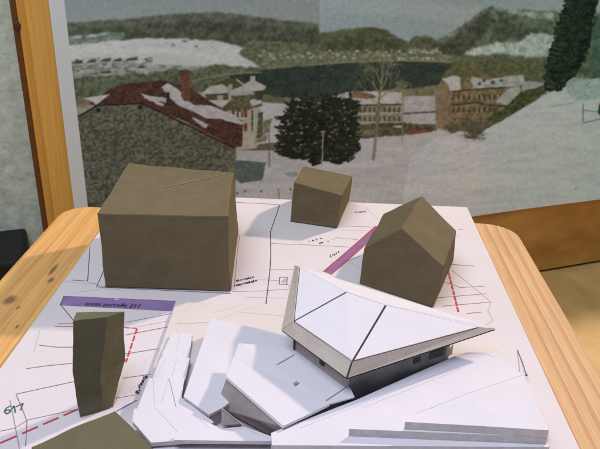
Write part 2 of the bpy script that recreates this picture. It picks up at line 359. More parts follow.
# hotel with porches, centre
fill([(345, 92), (372, 91), (400, 92), (402, 104), (352, 106), (345, 100)], (146, 142, 134), (134, 130, 120), N1, .4)
fill([(348, 94), (356, 91.5), (370, 93), (376, 97), (366, 99), (352, 97)], (92, 56, 30), (106, 84, 56), N2, .8)
fill([(352, 105), (400, 103), (402, 126), (354, 128)], (120, 112, 90), (96, 90, 66), N2)
line([(352, 105.5), (401, 103.8)], 1.6, (62, 58, 42)); line([(352, 114), (401, 112)], 1.6, (134, 128, 112)); line([(354, 123), (401, 121)], 1.4, (132, 126, 108))
for k in range(10):
    x = 354+k*4.8; fill([(x, 107), (x+2, 107), (x+2, 112), (x, 112)], (60, 58, 44)); fill([(x, 116), (x+2.1, 116), (x+2.1, 121), (x, 121)], (66, 64, 56))
fill([(340, 125), (402, 122), (436, 124), (436, 130), (400, 135), (345, 140)], (86, 80, 58), (58, 56, 40), N2, 1.5)
fill([(405, 131), (424, 128.6), (430, 131), (408, 134.5)], (122, 60, 40), (104, 60, 40), N2, .5)
for x, y, r in ((357, 130, 7), (415, 122, 6), (397, 126, 5)): blob(x, y, r, 1.2, (142, 138, 128))
fill([(352, 131), (376, 129), (374, 133), (356, 136)], (110, 98, 64), (92, 86, 60), N2, .5)
# big tan building
fill([(434, 128), (434, 88), (441, 78), (452, 76), (520, 76), (524, 112), (505, 132), (470, 132)], (116, 100, 70), (84, 72, 46), N2, 1.2)
fill([(434, 128), (434, 90), (440, 80), (447, 86), (448, 128)], (116, 98, 72), (100, 84, 60), N2, .5)
fill([(440, 79), (453, 75), (458, 76), (460, 90), (449, 91), (446, 82)], (150, 146, 134), (140, 136, 122), N1, .5)
fill([(470, 76), (486, 80), (506, 76), (522, 74), (524, 84), (504, 87), (471, 88)], (144, 142, 132), (120, 118, 104), N1, 1.3)
line([(450, 91), (472, 89), (505, 87)], 1.4, (60, 54, 40)); line([(450, 104.5), (475, 102), (492, 105), (508, 106)], 1.8, (56, 54, 42))
for x, y, r in ((478, 83, 2), (483, 80, 2), (492, 82, 2.5), (500, 80, 2)): blob(x, y, r, 2, (70, 72, 50))
fill([(494, 101), (508, 88), (519, 86), (520, 92), (506, 105)], (136, 136, 122), (122, 122, 106), N1, .5)
for k in range(9):
    x = 451+k*5.2; fill([(x, 94), (x+2, 94), (x+2, 99), (x, 99)], (66, 58, 40)); fill([(x, 107), (x+2.2, 107), (x+2.2, 112), (x, 112)], (60, 58, 44)); fill([(x+1, 117), (x+3, 117), (x+3, 121), (x+1, 121)], (80, 74, 54))
    blob(x+3.4+rng.rand(), 96+4*rng.rand(), .9, 2.6, (146, 124, 78), .6)
    blob(452+rng.rand()*50, 94+rng.rand()*32, 3, 1.6, [(70, 66, 44), (120, 108, 80)][rng.randint(2)], .5)
fill([(505, 106), (519, 92), (545, 84), (545, 92), (500, 130), (480, 128), (486, 118)], (80, 78, 50), (52, 54, 34), N2, 1.5)
fill([(440, 124), (470, 120), (500, 122), (488, 134), (450, 134)], (92, 84, 58), (70, 66, 46), N2, 2)
# big snow slope, right (third sheet is printed a little bluer)
fill([(408, 160), (432, 138), (460, 130), (478, 134), (486, 128), (505, 118), (530, 103), (556, 88), (575, 82), (600, 77), (660, 70), (760, 62), (760, 330), (380, 330)], (156, 155, 149), (147, 147, 142), NS, .8)
for k in range(26):
    x = 400+rng.rand()*150; y = 150+rng.rand()*50; line([(x, y), (x+60+60*rng.rand(), y-18-26*rng.rand())], 1+2*rng.rand(), (140, 141, 137) if rng.rand() < .6 else (162, 161, 154), .22, 1)
blur(1)
fill([(560, 86), (590, 79), (605, 78), (605, 98), (575, 100)], (122, 142, 134), (92, 120, 112), N2, 2, alpha=.6)
line([(582, 122), (582, 104)], .9, (60, 92, 80)); line([(582, 110), (600, 112)], .8, (70, 100, 90)); line([(582, 123), (602, 118)], .9, (60, 92, 80)); line([(550, 106), (575, 102)], .7, (96, 116, 110)); line([(538, 113), (560, 112)], .5, (104, 120, 116), .6)
blob(604, 108, 7, 12, (48, 62, 44)); blob(610, 96, 8, 14, (48, 62, 44))
fill([(570, 192), (580, 184), (600, 172), (640, 150), (640, 190), (600, 197)], (150, 160, 158), (134, 146, 144), N2, 2, alpha=.6)
for a in range(9): line([(300+a*11, 196-a*2.2), (372+a*12, 168-a*3)], .6, (116, 114, 114), .35, .6)
blob(575, 188, 1, .8, (90, 100, 96))
# bush and bare tree
for k in range(70):
    a = rng.rand()*math.pi; r = 4+11*rng.rand(); line([(472+rng.randn(), 138), (472+r*math.cos(a)*1.1, 138-abs(r*math.sin(a)))], .6, (72, 68, 48), .55)
for k in range(10): line([(464+2*k+rng.rand(), 139+rng.rand()*2), (463+2*k+rng.rand()*2, 128)], .7, (66, 62, 46), .7)
def twig(x, y, a, L_, wd, dep):
    x2 = x+L_*math.cos(a); y2 = y-L_*math.sin(a); line([(x, y), (x2, y2)], wd, (112, 100, 68) if wd < 1.2 else (92, 80, 60), .75 if wd < .8 else .95)
    if dep:
        for s in (-1, 1, rng.choice([-1, 1])): twig(x2, y2, a+s*(.2+.35*rng.rand()), L_*(.62+.2*rng.rand()), wd*.62, dep-1)
line([(373, 160), (376, 130), (379, 102)], 2.9, (96, 84, 64)); line([(373, 161), (376, 135)], 1, (124, 112, 90)); line([(375, 120), (379, 96), (381, 78)], 1.8, (94, 84, 60))
for a, x, y in ((1.57, 381, 80), (1.1, 380, 90), (2.1, 379, 94), (2.5, 378, 104), (.8, 380, 98), (1.9, 380, 84), (1.3, 380, 84)): twig(x, y, a, 11, 1.1, 4)
line([(401, 141), (402, 100), (401, 84)], 1, (100, 92, 66), .8)
for a in (1.2, 1.6, 1.9): twig(401, 100, a, 8, .7, 3)
line([(352, 150), (360, 142)], 1, (60, 60, 44)); line([(350, 151), (352, 143)], 1.5, (70, 60, 44))
# street level left of the firs
fill([(234, 146), (280, 142), (312, 144), (312, 150), (234, 150)], (94, 84, 70), (78, 72, 58), N2, .6); line([(236, 149), (312, 148.6)], .8, (70, 62, 52)); line([(250, 150), (276, 149.5)], 1.2, (100, 72, 58))
fill([(235, 160), (266, 162), (262, 180), (240, 183), (234, 178)], (80, 90, 80), (70, 80, 72), N1, .7)
fill([(234, 150), (300, 150), (300, 160), (234, 160)], (140, 136, 126), (130, 126, 116), N1, .4, alpha=.6)
line([(269, 167), (269, 122)], .8, (76, 74, 60)); line([(278, 188), (279, 200)], .8, (80, 78, 66))
for x, y in ((237, 193), (245, 191), (261, 191), (290, 189)): blob(x, y, 1.4, 1.2, (72, 80, 72))
blob(292, 174, 8, 3, (96, 106, 90), .7)
fill([(60, 190), (75, 194), (106, 191), (110, 215), (60, 215)], (140, 138, 126), (124, 122, 108), N1, .5)
blur(1)
# villa
fill([(234, 150), (232, 118), (240, 104), (256, 104), (262, 112), (262, 134), (256, 148), (240, 150)], (142, 134, 108), (128, 122, 98), N1, .4)
fill([(222, 110), (226, 96), (262, 94), (262, 106), (240, 112)], (92, 88, 62), (66, 64, 46), N2, .6)
fill([(199, 95), (210, 86), (222, 84), (232, 90), (246, 83), (252, 80), (266, 86), (264, 90), (244, 92), (222, 94), (206, 97)], (146, 140, 126), (134, 128, 112), N1, .6)
fill([(213, 84), (224, 79), (236, 78), (242, 86), (230, 90), (224, 84)], (70, 72, 46), (60, 64, 42), N2, .5)
line([(236, 79), (248, 88)], 1.4, (140, 134, 116)); fill([(250, 76), (255, 76), (255, 86), (250, 86)], (136, 128, 106)); fill([(228, 84), (232, 84), (231, 100), (227, 100)], (128, 122, 92))
fill([(205, 94), (228, 93), (228, 100), (206, 101)], (58, 62, 46), (74, 72, 52), N2); fill([(217, 95), (223, 95), (223, 102), (217, 102)], (126, 118, 94))
fill([(206, 100), (230, 100), (224, 106), (208, 104)], (146, 140, 126)); fill([(249, 100), (261, 98), (262, 103), (252, 106)], (140, 140, 132))
fill([(254, 92), (264, 90), (262, 100), (256, 100)], (60, 60, 40)); fill([(258, 112), (263, 112), (262, 138), (256, 142)], (78, 78, 58), (60, 62, 46), N2, .4)
for x, y, h_ in ((231.5, 108, 8), (243.6, 109, 8), (243.6, 123, 8)): fill([(x, y), (x+3.2, y), (x+3.2, y+h_), (x, y+h_)], (112, 50, 38))
for x, y, h_ in ((236.5, 112, 5), (241, 112, 5), (251, 110, 20)): fill([(x, y), (x+2.2, y), (x+2.2, y+h_), (x, y+h_)], (64, 62, 52))
for k in range(4): line([(250, 114+k*7), (260, 112+k*7)], .8, (132, 126, 104), .8)
fill([(262, 122), (272, 118), (268, 132), (262, 136)], (90, 88, 66), (110, 104, 80), N2, .8); fill([(256, 138), (268, 134), (266, 141), (254, 143)], (114, 106, 66), (92, 88, 58), N2, .5)
# barn: stone gable, rust roof with snow, chimneys
fill([(66, 118), (96, 105), (140, 102), (236, 148), (235, 188), (235, 215), (60, 215), (66, 160)], (92, 89, 72), (62, 62, 46), N2)
for k in range(1500):
    x = 66+rng.rand()*168; y = 104+rng.rand()*92
    if y < 104+max(0, (x-140))*.46 or y < 118-(x-66)*.43: continue
    blob(x, y, .7+1.3*rng.rand(), .4+.5*rng.rand(), [(112, 108, 80), (54, 56, 40), (100, 104, 82), (124, 112, 66)][rng.randint(4)], .42, 5)
fill([(226, 150), (236, 148), (235, 175), (228, 175)], (104, 100, 76), (86, 84, 60), N2, .5, alpha=.7)
fill([(58, 96), (66, 101), (72, 108), (64, 124), (58, 122)], (60, 60, 44), (74, 70, 50), N2, 1)
fill([(64, 119), (68, 112), (80, 104), (92, 103), (96, 105), (80, 116), (66, 122)], (122, 118, 92), (104, 100, 74), N1, .3); line([(65, 124), (80, 115), (97, 105.5)], 1.8, (44, 44, 32))
fill([(86, 104), (100, 96), (112, 88), (122, 84), (142, 82), (160, 81), (188, 86), (208, 100), (243, 121), (242, 146), (234, 147), (186, 122), (141, 103), (96, 105)], (82, 52, 40), (62, 41, 33), N2, .4)
fill([(122, 84), (160, 80), (182, 85), (172, 98), (150, 104), (141, 103)], (82, 53, 40), (66, 42, 33), N1, .5)
fill([(82, 98), (110, 94), (96, 104.5), (92, 101)], (152, 144, 130)); fill([(70, 104), (82, 99), (92, 102), (86, 105)], (96, 66, 50), (112, 94, 74), N2, .5)
line([(94, 105.3), (118, 104.6), (142, 103.2)], 1.3, (40, 36, 28)); line([(142, 103.5), (188, 125), (234, 148)], 1.7, (44, 34, 28))
sn = (150, 142, 130); s2_ = (138, 132, 118)
fill([(140, 93), (150, 96), (168, 98), (166, 102), (150, 101), (145, 98)], sn, s2_, N1, .8)
fill([(161, 87), (167, 83), (176, 88), (183, 94), (187, 100), (194, 105), (212, 107), (226, 114), (243, 122), (242, 125), (222, 119), (206, 118), (190, 110), (178, 105), (170, 98)], sn, s2_, N1, .8)
fill([(153, 100), (164, 104), (163, 106), (156, 104)], sn); fill([(191, 117), (200, 120), (209, 125), (205, 128), (196, 122)], sn, s2_, N1, .6)
fill([(197, 104), (212, 106), (232, 114), (243, 120), (234, 119), (214, 112)], s2_, sn, N2, .6)
fill([(180, 71.5), (188, 70.5), (190, 74), (190, 101), (184, 101), (181, 96)], (98, 64, 44), (80, 54, 38), N2); line([(180, 71), (190, 72)], 1.6, (70, 44, 34))
fill([(166, 92), (169.6, 92), (169.6, 106), (166, 105)], (46, 46, 36)); 
for x, y in ((140, 107), (98, 110)): fill([(x-2, y-2), (x+2, y-2), (x+2, y+2), (x-1, y+2.6)], (36, 36, 28))
# a little print blur on everything so far is added below; firs in the middle, pine on the right
def conifer(cx_, top, bot, hw, n, cols, lean=0, droop=.35):
    for k in range(n):
        t = rng.rand()**.75; y = top+(bot-top)*t; r = hw*(.10+.95*t)*(.6+.6*rng.rand()); s = rng.choice([-1, 1]); x = cx_+lean*(1-t)
        L_ = r*(.25+.75*rng.rand()); c = cols[rng.randint(len(cols))]
        fill([(x+s*(L_-3.2), y-1.2), (x+s*L_, y+L_*droop-1.0), (x+s*(L_-1), y+L_*droop+1.2), (x+s*(L_-5), y+1.8)], c, alpha=.9)
    for k in range(n//2):
        t = rng.rand(); y = top+(bot-top)*t; blob(cx_+lean*(1-t)+rng.randn()*hw*.33*t, y, 2.2, 2.2, cols[0])
dk = [(36, 38, 28), (44, 46, 34), (52, 54, 40), (30, 32, 24)]
sil = [(279, 152), (283, 138), (286, 128), (284, 118), (290, 112), (292, 103), (300, 104), (306, 99), (316, 100), (324, 97), (333, 98), (338, 101), (352, 101), (356, 106), (352, 116), (356, 128), (355, 140), (352, 152), (346, 160), (336, 163), (326, 158), (316, 164), (306, 158), (296, 157), (288, 155)]
fill(sil, dk[1], dk[3], N2, 4.5)
for k in range(420):
    e = rng.randint(len(sil)); a_ = np.array(sil[e], float); b_ = np.array(sil[(e+1) % len(sil)], float); t_ = rng.rand(); q_ = a_+(b_-a_)*t_; c_ = np.array((320, 134.)); q_ = c_+(q_-c_)*(rng.rand()**.35*1.06)
    blob(q_[0], q_[1], 1.2+3.2*rng.rand(), .7+1.5*rng.rand(), dk[rng.randint(4)], .9, 6)
for k in range(150):
    e = rng.randint(len(sil)); a_ = np.array(sil[e], float); b_ = np.array(sil[(e+1) % len(sil)], float); q_ = a_+(b_-a_)*rng.rand()
    sd = -1 if q_[0] < 318 else 1; L_ = 2+6*rng.rand(); line([(q_[0]-sd*5, q_[1]-1), (q_[0]+sd*L_*.6, q_[1]+1.5*rng.rand()), (q_[0]+sd*L_, q_[1]-1.5+rng.rand())], .9+rng.rand(), dk[rng.randint(2)])
for x in (293, 306, 321, 336, 350):
    for k in range(26):
        t_ = rng.rand(); y = 92+26*t_; line([(x-7*t_*rng.rand()-1, y+1), (x, y), (x+7*t_*rng.rand()+1, y+1.5)], 1, dk[rng.randint(2)])
for k in range(26): blob(317+rng.randn()*2.0, 96+rng.rand()*12, 1.5, 1.2, (56, 60, 46), .9)
for k in range(22):
    x = 282+rng.rand()*20; y = 106+rng.rand()*48; blob(x, y, .8+1.6*rng.rand(), .6+rng.rand(), (116, 112, 100), .7)
for k in range(36): blob(281+rng.rand()*74, 100+rng.rand()*60, .4+.9*rng.rand(), .4+.9*rng.rand(), (104, 102, 88), .7)
for y in (117, 127, 136, 146, 152):
    for k in range(16): x = 277+14*rng.rand(); line([(x+8, y-2+rng.rand()*2), (x, y+3*rng.rand()), (x-3, y-1)], 1+rng.rand(), dk[rng.randint(2)], .9)
for k in range(40): blob(282+rng.rand()*72, 98+rng.rand()*62, .8+1.5*rng.rand(), .5+.7*rng.rand(), [(116, 108, 76), (104, 104, 84), (90, 86, 60)][rng.randint(3)], .85)
line([(322, 166), (323, 132)], 1.1, (122, 118, 96)); blob(323, 132, 3, 1, (122, 118, 84)); line([(313, 166), (315, 148)], 3, (34, 34, 26)); line([(342, 162), (342, 150)], 2.2, (38, 36, 28))
pk = [(26, 38, 28), (32, 46, 34), (40, 54, 38), (24, 34, 26)]
pl = [(556, -90), (602, -90), (596, 0), (593, 30), (586, 50), (575, 74), (560, 86), (548, 92), (545, 78), (549, 56), (555, 36), (560, 18), (566, 0)]
fill(pl, pk[0], pk[2], N2, 3)
for k in range(700):
    t_ = rng.rand(); y = -80+170*t_; sd = rng.rand() < .6
    xl = np.interp(y, (-80, 0, 18, 36, 56, 78, 92), (556, 566, 560, 555, 549, 544, 547)); xr = np.interp(y, (-80, 0, 30, 55, 76, 92), (600, 595, 591, 584, 572, 556))
    x = (xl+(rng.rand()**2)*8 if sd else xr-(rng.rand()**2)*8); s__ = -1 if sd else 1; L_ = .5+8*rng.rand()**1.5
    fill([(x-s__*4, y-1), (x+s__*L_*.5, y-2.5*rng.rand()-1), (x+s__*L_*.4, y+.6), (x-s__*3, y+2)], pk[rng.randint(4)], alpha=.9)
for k in range(60):
    y = -10+98*rng.rand(); xl = np.interp(y, (-80, 0, 18, 36, 56, 78, 92), (556, 566, 560, 555, 549, 544, 547)); x = xl+rng.rand()*9
    line([(x-5, y-1.5), (x+2+4*rng.rand(), y+1.6)], .8+.6*rng.rand(), (70, 82, 62) if y < 75 else (90, 94, 78), .3, 2)
for k in range(120):
    y = -10+98*rng.rand(); x = 552+rng.rand()*38; line([(x, y), (x-3, y-2.2)], .8, (52, 66, 48), .5)
fill([(592, 20), (612, 10), (640, 20), (640, 76), (600, 78), (588, 70)], (66, 92, 74), (52, 74, 54), N2, 3, alpha=.7)
for _ in range(2):
    img[1:-1, 1:-1] = (img[1:-1, 1:-1]*4+img[:-2, 1:-1]+img[2:, 1:-1]+img[1:-1, :-2]+img[1:-1, 2:])/8
img *= 1+(fbm(3, 2.4, 201, 2)-.5)[..., None]*.08
# paper-print grain and the sheet joints
img += (vnoise(.7, .7, 71)-.5)[..., None]*15 + np.stack([vnoise(1.3, 1.1, 81+i)-.5 for i in range(3)], -1)*11
sx = np.searchsorted(gx, 318.6); img[:, :sx] *= np.array([.965, .96, .95]); img[:, sx:sx+1] *= .93
sx = np.searchsorted(gx, 478); img[:, sx:] *= np.array([.965, 1.0, 1.01])
rx = np.clip((gx-470)/130, 0, 1)[None, :, None]; img *= 1+rx*np.array([-.06, .02, .02])
img = np.clip(img, 4, 245); img = img*.74+img.mean(-1, keepdims=True)*.26; img = np.clip(img+(img-105)*.13*(img < 105), 3, 245)
lin = np.where(img/255 <= .04045, img/255/12.92, ((img/255+.055)/1.055)**2.4)
GAIN = np.array([2.40, 2.70, 3.05])
lin = np.clip(lin*GAIN, 0, .92)

PD = -.006
sA, zA = onp(73, 198, PD); sT, zT = onp(46, 0, PD)
sB, zB = onp(535, 207.5, PD)
sl = sA                                      # left edge of the paper
z_bot = zB; z_top = TOPZ-.03; s_r = .62
nu, nv = 1150, 520
ss = np.linspace(sl, s_r, nu); zz = np.linspace(z_bot, z_top, nv)
SS, ZZ = np.meshgrid(ss, zz)
bulge = .0022*np.sin(SS*7+1)*np.cos(ZZ*5)+.0012*np.sin(SS*17+ZZ*6)
dd = PD-.0026+bulge
co = org[None, None, :]+dirp*SS[..., None]+nrp*dd[..., None]; co[..., 2] = ZZ
flat = org[None, None, :]+dirp*SS[..., None]+nrp*PD; flat[..., 2] = ZZ
ux, uy = proj(flat)
ax = np.clip((ux-X0)*S-.5, 0, Wc-1.01); ay = np.clip((uy-Y0)*S-.5, 0, Hc-1.01); ix = ax.astype(int); iy = ay.astype(int); tx = (ax-ix)[..., None]; ty = (ay-iy)[..., None]
cc = (lin[iy, ix]*(1-tx)+lin[iy, ix+1]*tx)*(1-ty)+(lin[iy+1, ix]*(1-tx)+lin[iy+1, ix+1]*tx)*ty
margin = (SS < sl+.0215) | (ZZ < z_bot+.0016)
cc[margin] = (.74, .79, .76)
me = bpy.data.meshes.new('poster'); me.vertices.add(nu*nv); me.vertices.foreach_set('co', co.reshape(-1))
idx = np.arange(nu*nv).reshape(nv, nu); q = np.stack([idx[:-1, :-1], idx[:-1, 1:], idx[1:, 1:], idx[1:, :-1]], -1).reshape(-1)
nf = (nu-1)*(nv-1); me.loops.add(nf*4); me.loops.foreach_set('vertex_index', q.astype(np.int32)); me.polygons.add(nf)
me.polygons.foreach_set('loop_start', np.arange(0, nf*4, 4, dtype=np.int32)); me.update(calc_edges=True)
ca = me.color_attributes.new('print', 'FLOAT_COLOR', 'POINT'); ca.data.foreach_set('color', np.concatenate([cc, np.ones((nv, nu, 1))], -1).reshape(-1).astype(np.float32))
for p in (me.polygons,): p.foreach_set('use_smooth', np.ones(nf, bool))
pm = bpy.data.materials.new('printed_poster'); pm.use_nodes = True; nt = pm.node_tree; at = nt.nodes.new('ShaderNodeAttribute'); at.attribute_name = 'print'
nt.links.new(at.outputs['Color'], nt.nodes['Principled BSDF'].inputs['Base Color']); nt.nodes['Principled BSDF'].inputs['Roughness'].default_value = .9; nt.nodes['Principled BSDF'].inputs['Specular IOR Level'].default_value = .08
me.materials.append(pm)
poster = bpy.data.objects.new('poster', me); col.objects.link(poster)
so = poster.modifiers.new('paper', 'SOLIDIFY'); so.thickness = .0006; so.offset = -1
tag(poster, 'large landscape photograph poster of a snowy lakeside village on the wooden panel', 'poster')

# ------------------------------------------------------------------ table
TZ = -.0055
tb = empty('wooden_table', (-.04, .45, FL)); tag(tb, 'pale pine table with rounded corners carrying the white site model', 'table')
xL, xR, yB, yF = -.337, .259, .815, .02
def board(x0, x1, rl, rr, m):
    bm = bmesh.new(); pts = []
    pts += [(x0, yF), (x1, yF)]
    if rr: pts += [(x1-rr+rr*math.cos(a), yB-rr+rr*math.sin(a)) for a in np.linspace(0, math.pi/2, 10)]
    else: pts += [(x1, yB)]
    if rl: pts += [(x0+rl-rl*math.sin(a), yB-rl+rl*math.cos(a)) for a in np.linspace(0, math.pi/2, 10)]
    else: pts += [(x0, yB)]
    prism(bm, [(x, y, TZ-.028) for x, y in pts], [(x, y, TZ) for x, y in pts])
    return link('tabletop', bm, m, tb, .003)
board(xL, -.0402, .035, 0, M['pine_l']); board(-.0398, xR, 0, .04, M['pine_r'])
for lx in (xL+.05, xR-.05):
    for ly in (yF+.05, yB-.06):
        bm = bmesh.new(); prism(bm, [(lx-.018, ly-.018, FL), (lx+.018, ly-.018, FL), (lx+.018, ly+.018, FL), (lx-.018, ly+.018, FL)], [(lx-.025, ly-.025, TZ-.0285), (lx+.025, ly-.025, TZ-.0285), (lx+.025, ly+.025, TZ-.0285), (lx-.025, ly+.025, TZ-.0285)])
        link('leg', bm, M['pine_r'], tb, .002)

# ------------------------------------------------------------------ site plan sheet with its drawn lines
bm = bmesh.new()
pc = [(-.2645, .10), (.205, .10), (.205, .853), (-.2645, .853)]
prism(bm, [(x, y, -.005) for x, y in pc], [(x, y, 0) for x, y in pc], 1, 0, 1)
PM = [M['paper'], M['cardcut'], M['ink'], M['pencil'], M['redbrown'], M['red'], M['pink'], M['purple'], M['violet'], M['green'], M['pencil_shade']]
INK, PEN, RB, RED, PNK, PUR, VIO, GRN, PE2 = 2, 3, 4, 5, 6, 7, 8, 9, 10
def area_px(px, mi, z=.0002, th=.00006):
    z = z*.35
    prism(bm, [P(x, y, z) for x, y in px], [P(x, y, z)+np.array([0, 0, th]) for x, y in px], mi)
L1 = [([(234, 202.3), (279.6, 204.6), (275, 219), (270.4, 231.7), (270.8, 255), (270, 270), (266, 304)], .0011, INK),
 ([(270.5, 243.5), (300, 244.5), (350, 247)], .0009, RB), ([(341, 226), (374, 227)], .0007, RB), ([(340, 230), (367, 230.2)], .0006, RB),
 ([(331.5, 239.7), (337, 237.6), (358, 239.7)], .0006, RB), ([(258, 279.5), (279, 280.6)], .0006, PEN), ([(232, 291.6), (260, 291), (289, 289)], .0006, RB),
 ([(269, 269.8), (293, 269.6)], .0011, RB), ([(286.8, 284), (290, 287)], .0006, PEN), ([(279.8, 277.2), (287.2, 277.2), (286.8, 284.4), (279.2, 284.2), (279.8, 277.2)], .0010, INK),
 ([(281.5, 282.5), (284.5, 278.8)], .0007, INK), ([(283.3, 283), (286, 279.4)], .0007, INK),
 ([(90, 247), (87.6, 281), (71.7, 280)], .0009, INK), ([(88, 282.5), (97, 284)], .0007, PEN), ([(103.5, 271), (96.4, 287), (231, 293.5)], .0009, INK),
 ([(240, 234.5), (237.5, 252), (234, 290)], .0007, PEN), ([(74, 293), (104, 288.5), (120, 290)], .0005, PNK),
 ([(64, 296), (175, 301)], .0008, VIO), ([(60, 305), (172, 311)], .0008, VIO), ([(60, 304), (74, 321)], .0009, INK), ([(64, 296), (60, 305)], .0008, INK),
 ([(57, 323.5), (75, 323)], .0008, RED), ([(55, 326), (75, 326.8)], .0010, RED), ([(124, 327), (137, 328.6)], .0012, RED), ([(125, 335), (172, 326)], .0010, RED), ([(125, 322.5), (174, 313)], .0006, VIO),
 ([(125, 329), (173, 320)], .0005, PNK), ([(39, 345), (56, 347), (74, 347)], .0009, RB), ([(26, 368.5), (48, 365.5), (74, 363)], .0009, RB), ([(16, 394), (76, 381)], .0008, VIO),
 ([(125, 354), (158, 348.5)], .0010, RB), ([(123, 378), (155, 373.5)], .0008, RB), ([(117, 411), (137, 400)], .0009, INK), ([(116, 398), (140, 394)], .0005, RB),
 ([(0, 431), (15, 428), (27, 420), (77, 409)], .0008, PEN), ([(10, 400), (15, 425), (19.5, 449)], .0007, PEN), ([(16, 394), (22, 408), (27, 421), (25.5, 446)], .0006, VIO),
 ([(447, 264), (475, 266)], .0008, RB), ([(440, 281), (452, 284), (460, 287.5), (484, 286)], .0006, RB), ([(437, 297.7), (486.7, 293.6)], .0006, RB), ([(442, 306), (491, 302)], .0007, RED), ([(466, 313.5), (481.6, 312)], .0007, RED),
 ([(452, 270), (472, 286), (491, 302), (488, 311), (493, 320), (478.6, 331), (470, 335)], .0006, PNK), ([(458, 229), (463, 229.6)], .0006, PEN), ([(453, 235), (458, 235.8)], .0006, PEN),
 ([(366, 207.5), (376, 217), (384, 222)], .0004, PE2), ([(330, 262), (352, 263), (362, 270)], .0004, PE2), ([(345, 262), (360, 256)], .0006, PEN),
 ([(96, 284.2), (60, 281)], .0003, PE2), ([(244, 297), (290, 298)], .0003, PE2), ([(40, 330), (34, 352)], .0003, PE2)]
for k, (p_, wd, mi) in enumerate(L1): stroke(bm, p_, wd*.85, mi, .00025+k*.000008)
for k in range(44):                            # hatching in front of the large block
    x = 98+k*3; stroke(bm, [(x, 284.6+k*.12), (x+2.4, 287.2+k*.13)], .0006, PEN, .0007)
area_px([(60, 305), (64, 296), (113, 298.2), (116, 300), (121, 298.5), (176, 301), (172, 311.3)], PUR, .0001)
area_px([(323.5, 271.5), (331, 274.5), (352, 257), (384, 228), (375, 226)], VIO, .0001)
stroke(bm, [(323.5, 271.5), (376, 226.5)], .0016, RED, .0006); stroke(bm, [(331, 274.5), (352, 256.5), (366, 244)], .0014, RED, .0006); stroke(bm, [(328, 272.5), (374, 232)], .0008, PUR, .0006)
stroke(bm, [(0, 443), (78, 409)], .0018, RED, .0007, dash=(.012, .004)); stroke(bm, [(137, 328.6), (126, 362)], .0016, RED, .0007, dash=(.009, .0025)); stroke(bm, [(447, 266), (458.5, 312)], .0020, RED, .0007, dash=(.009, .002))
rg = random.Random(3)
def scribble(a, b, h, n, mi, z=.0008):        # lettering too small to read: a row of tiny pen strokes
    for k in range(n):
        t = (k+.2)/n; x = a[0]+(b[0]-a[0])*t; y = a[1]+(b[1]-a[1])*t; dx = (b[0]-a[0])/n
        if rg.random() < .14: continue
        wd_ = .00095+.0003*rg.random(); u = h*.5; g_ = rg.randint(0, 3); e = dx*.72
        if g_ == 0: q_ = [(x, y-u), (x, y+u), (x+e, y+u*.8)]
        elif g_ == 1: q_ = [(x+e, y-u*.3), (x, y-u*.3), (x, y+u), (x+e, y+u), (x+e, y-u*.3)]
        elif g_ == 2: q_ = [(x, y+u), (x, y-u*.4), (x+e, y-u*.2), (x+e, y+u)]
        else: q_ = [(x+e*.5, y-u*.6), (x+e*.4, y+u)]
        stroke(bm, q_, wd_, mi, z)
scribble((236, 280.6), (254, 276.6), 1.6, 9, INK); scribble((233.5, 285.6), (257, 280), 1.7, 12, INK)
scribble((308, 241.2), (322, 238), 1.3, 7, INK); scribble((319, 243), (329, 240.6), 1.3, 5, INK); scribble((330, 256), (340, 250.6), 2.4, 4, INK); scribble((355, 212), (367, 211), 1.8, 5, PEN)
scribble((136, 392), (145, 376), 3.5, 6, INK); scribble((138, 393), (140, 388), 2, 2, RED); area_px([(144.5, 376), (147.5, 375.2), (147.6, 378), (145, 378.8)], INK, .0006)
# the readable words
def text_px(body, p0, p1, hpx, mi, z=.0008, font_shear=0, bold=.0):
    cu = bpy.data.curves.new('t', 'FONT'); cu.body = body; cu.size = 1; cu.offset = bold; cu.shear = font_shear
    o = bpy.data.objects.new('t', cu); col.objects.link(o); bpy.context.view_layer.update()
    m_ = o.evaluated_get(bpy.context.evaluated_depsgraph_get()).to_mesh(); vs = np.array([v.co[:] for v in m_.vertices]); fs = [tuple(p.vertices) for p in m_.polygons]
    a = P(*p0, z); b = P(*p1, z); c = P(p0[0], p0[1]-hpx, z); ux_ = b-a; up = np.array([-ux_[1], ux_[0], 0]); up = up/np.linalg.norm(up)*np.linalg.norm(c-a)
    wd_ = vs[:, 0].max(); hh = vs[:, 1].max(); vv = [bm.verts.new(a+ux_*v[0]/wd_+up*v[1]/hh) for v in vs]
    for f in fs:
        try: bm.faces.new([vv[i] for i in f]).material_index = mi
        except ValueError: pass
    bpy.data.objects.remove(o)
text_px('accès parcelle 211', (84, 304.6), (139, 307.2), 3.2, INK, .0010, .15, .008)
S6 = [[(11, 405.5), (6, 408), (4.5, 411.5), (7, 413.8), (10.5, 411.6), (8.5, 409.4), (5.2, 410.6)], [(10.5, 410.4), (14.2, 405.6), (15.4, 412.4)], [(15.8, 406.6), (23, 403.2), (20.6, 410)]]
for s_ in S6: stroke(bm, s_, .0011, GRN, .0009)
site = link('site_plan', bm, PM); tag(site, 'white printed site plan sheet with purple strips and red lines on the pine table', 'plan')

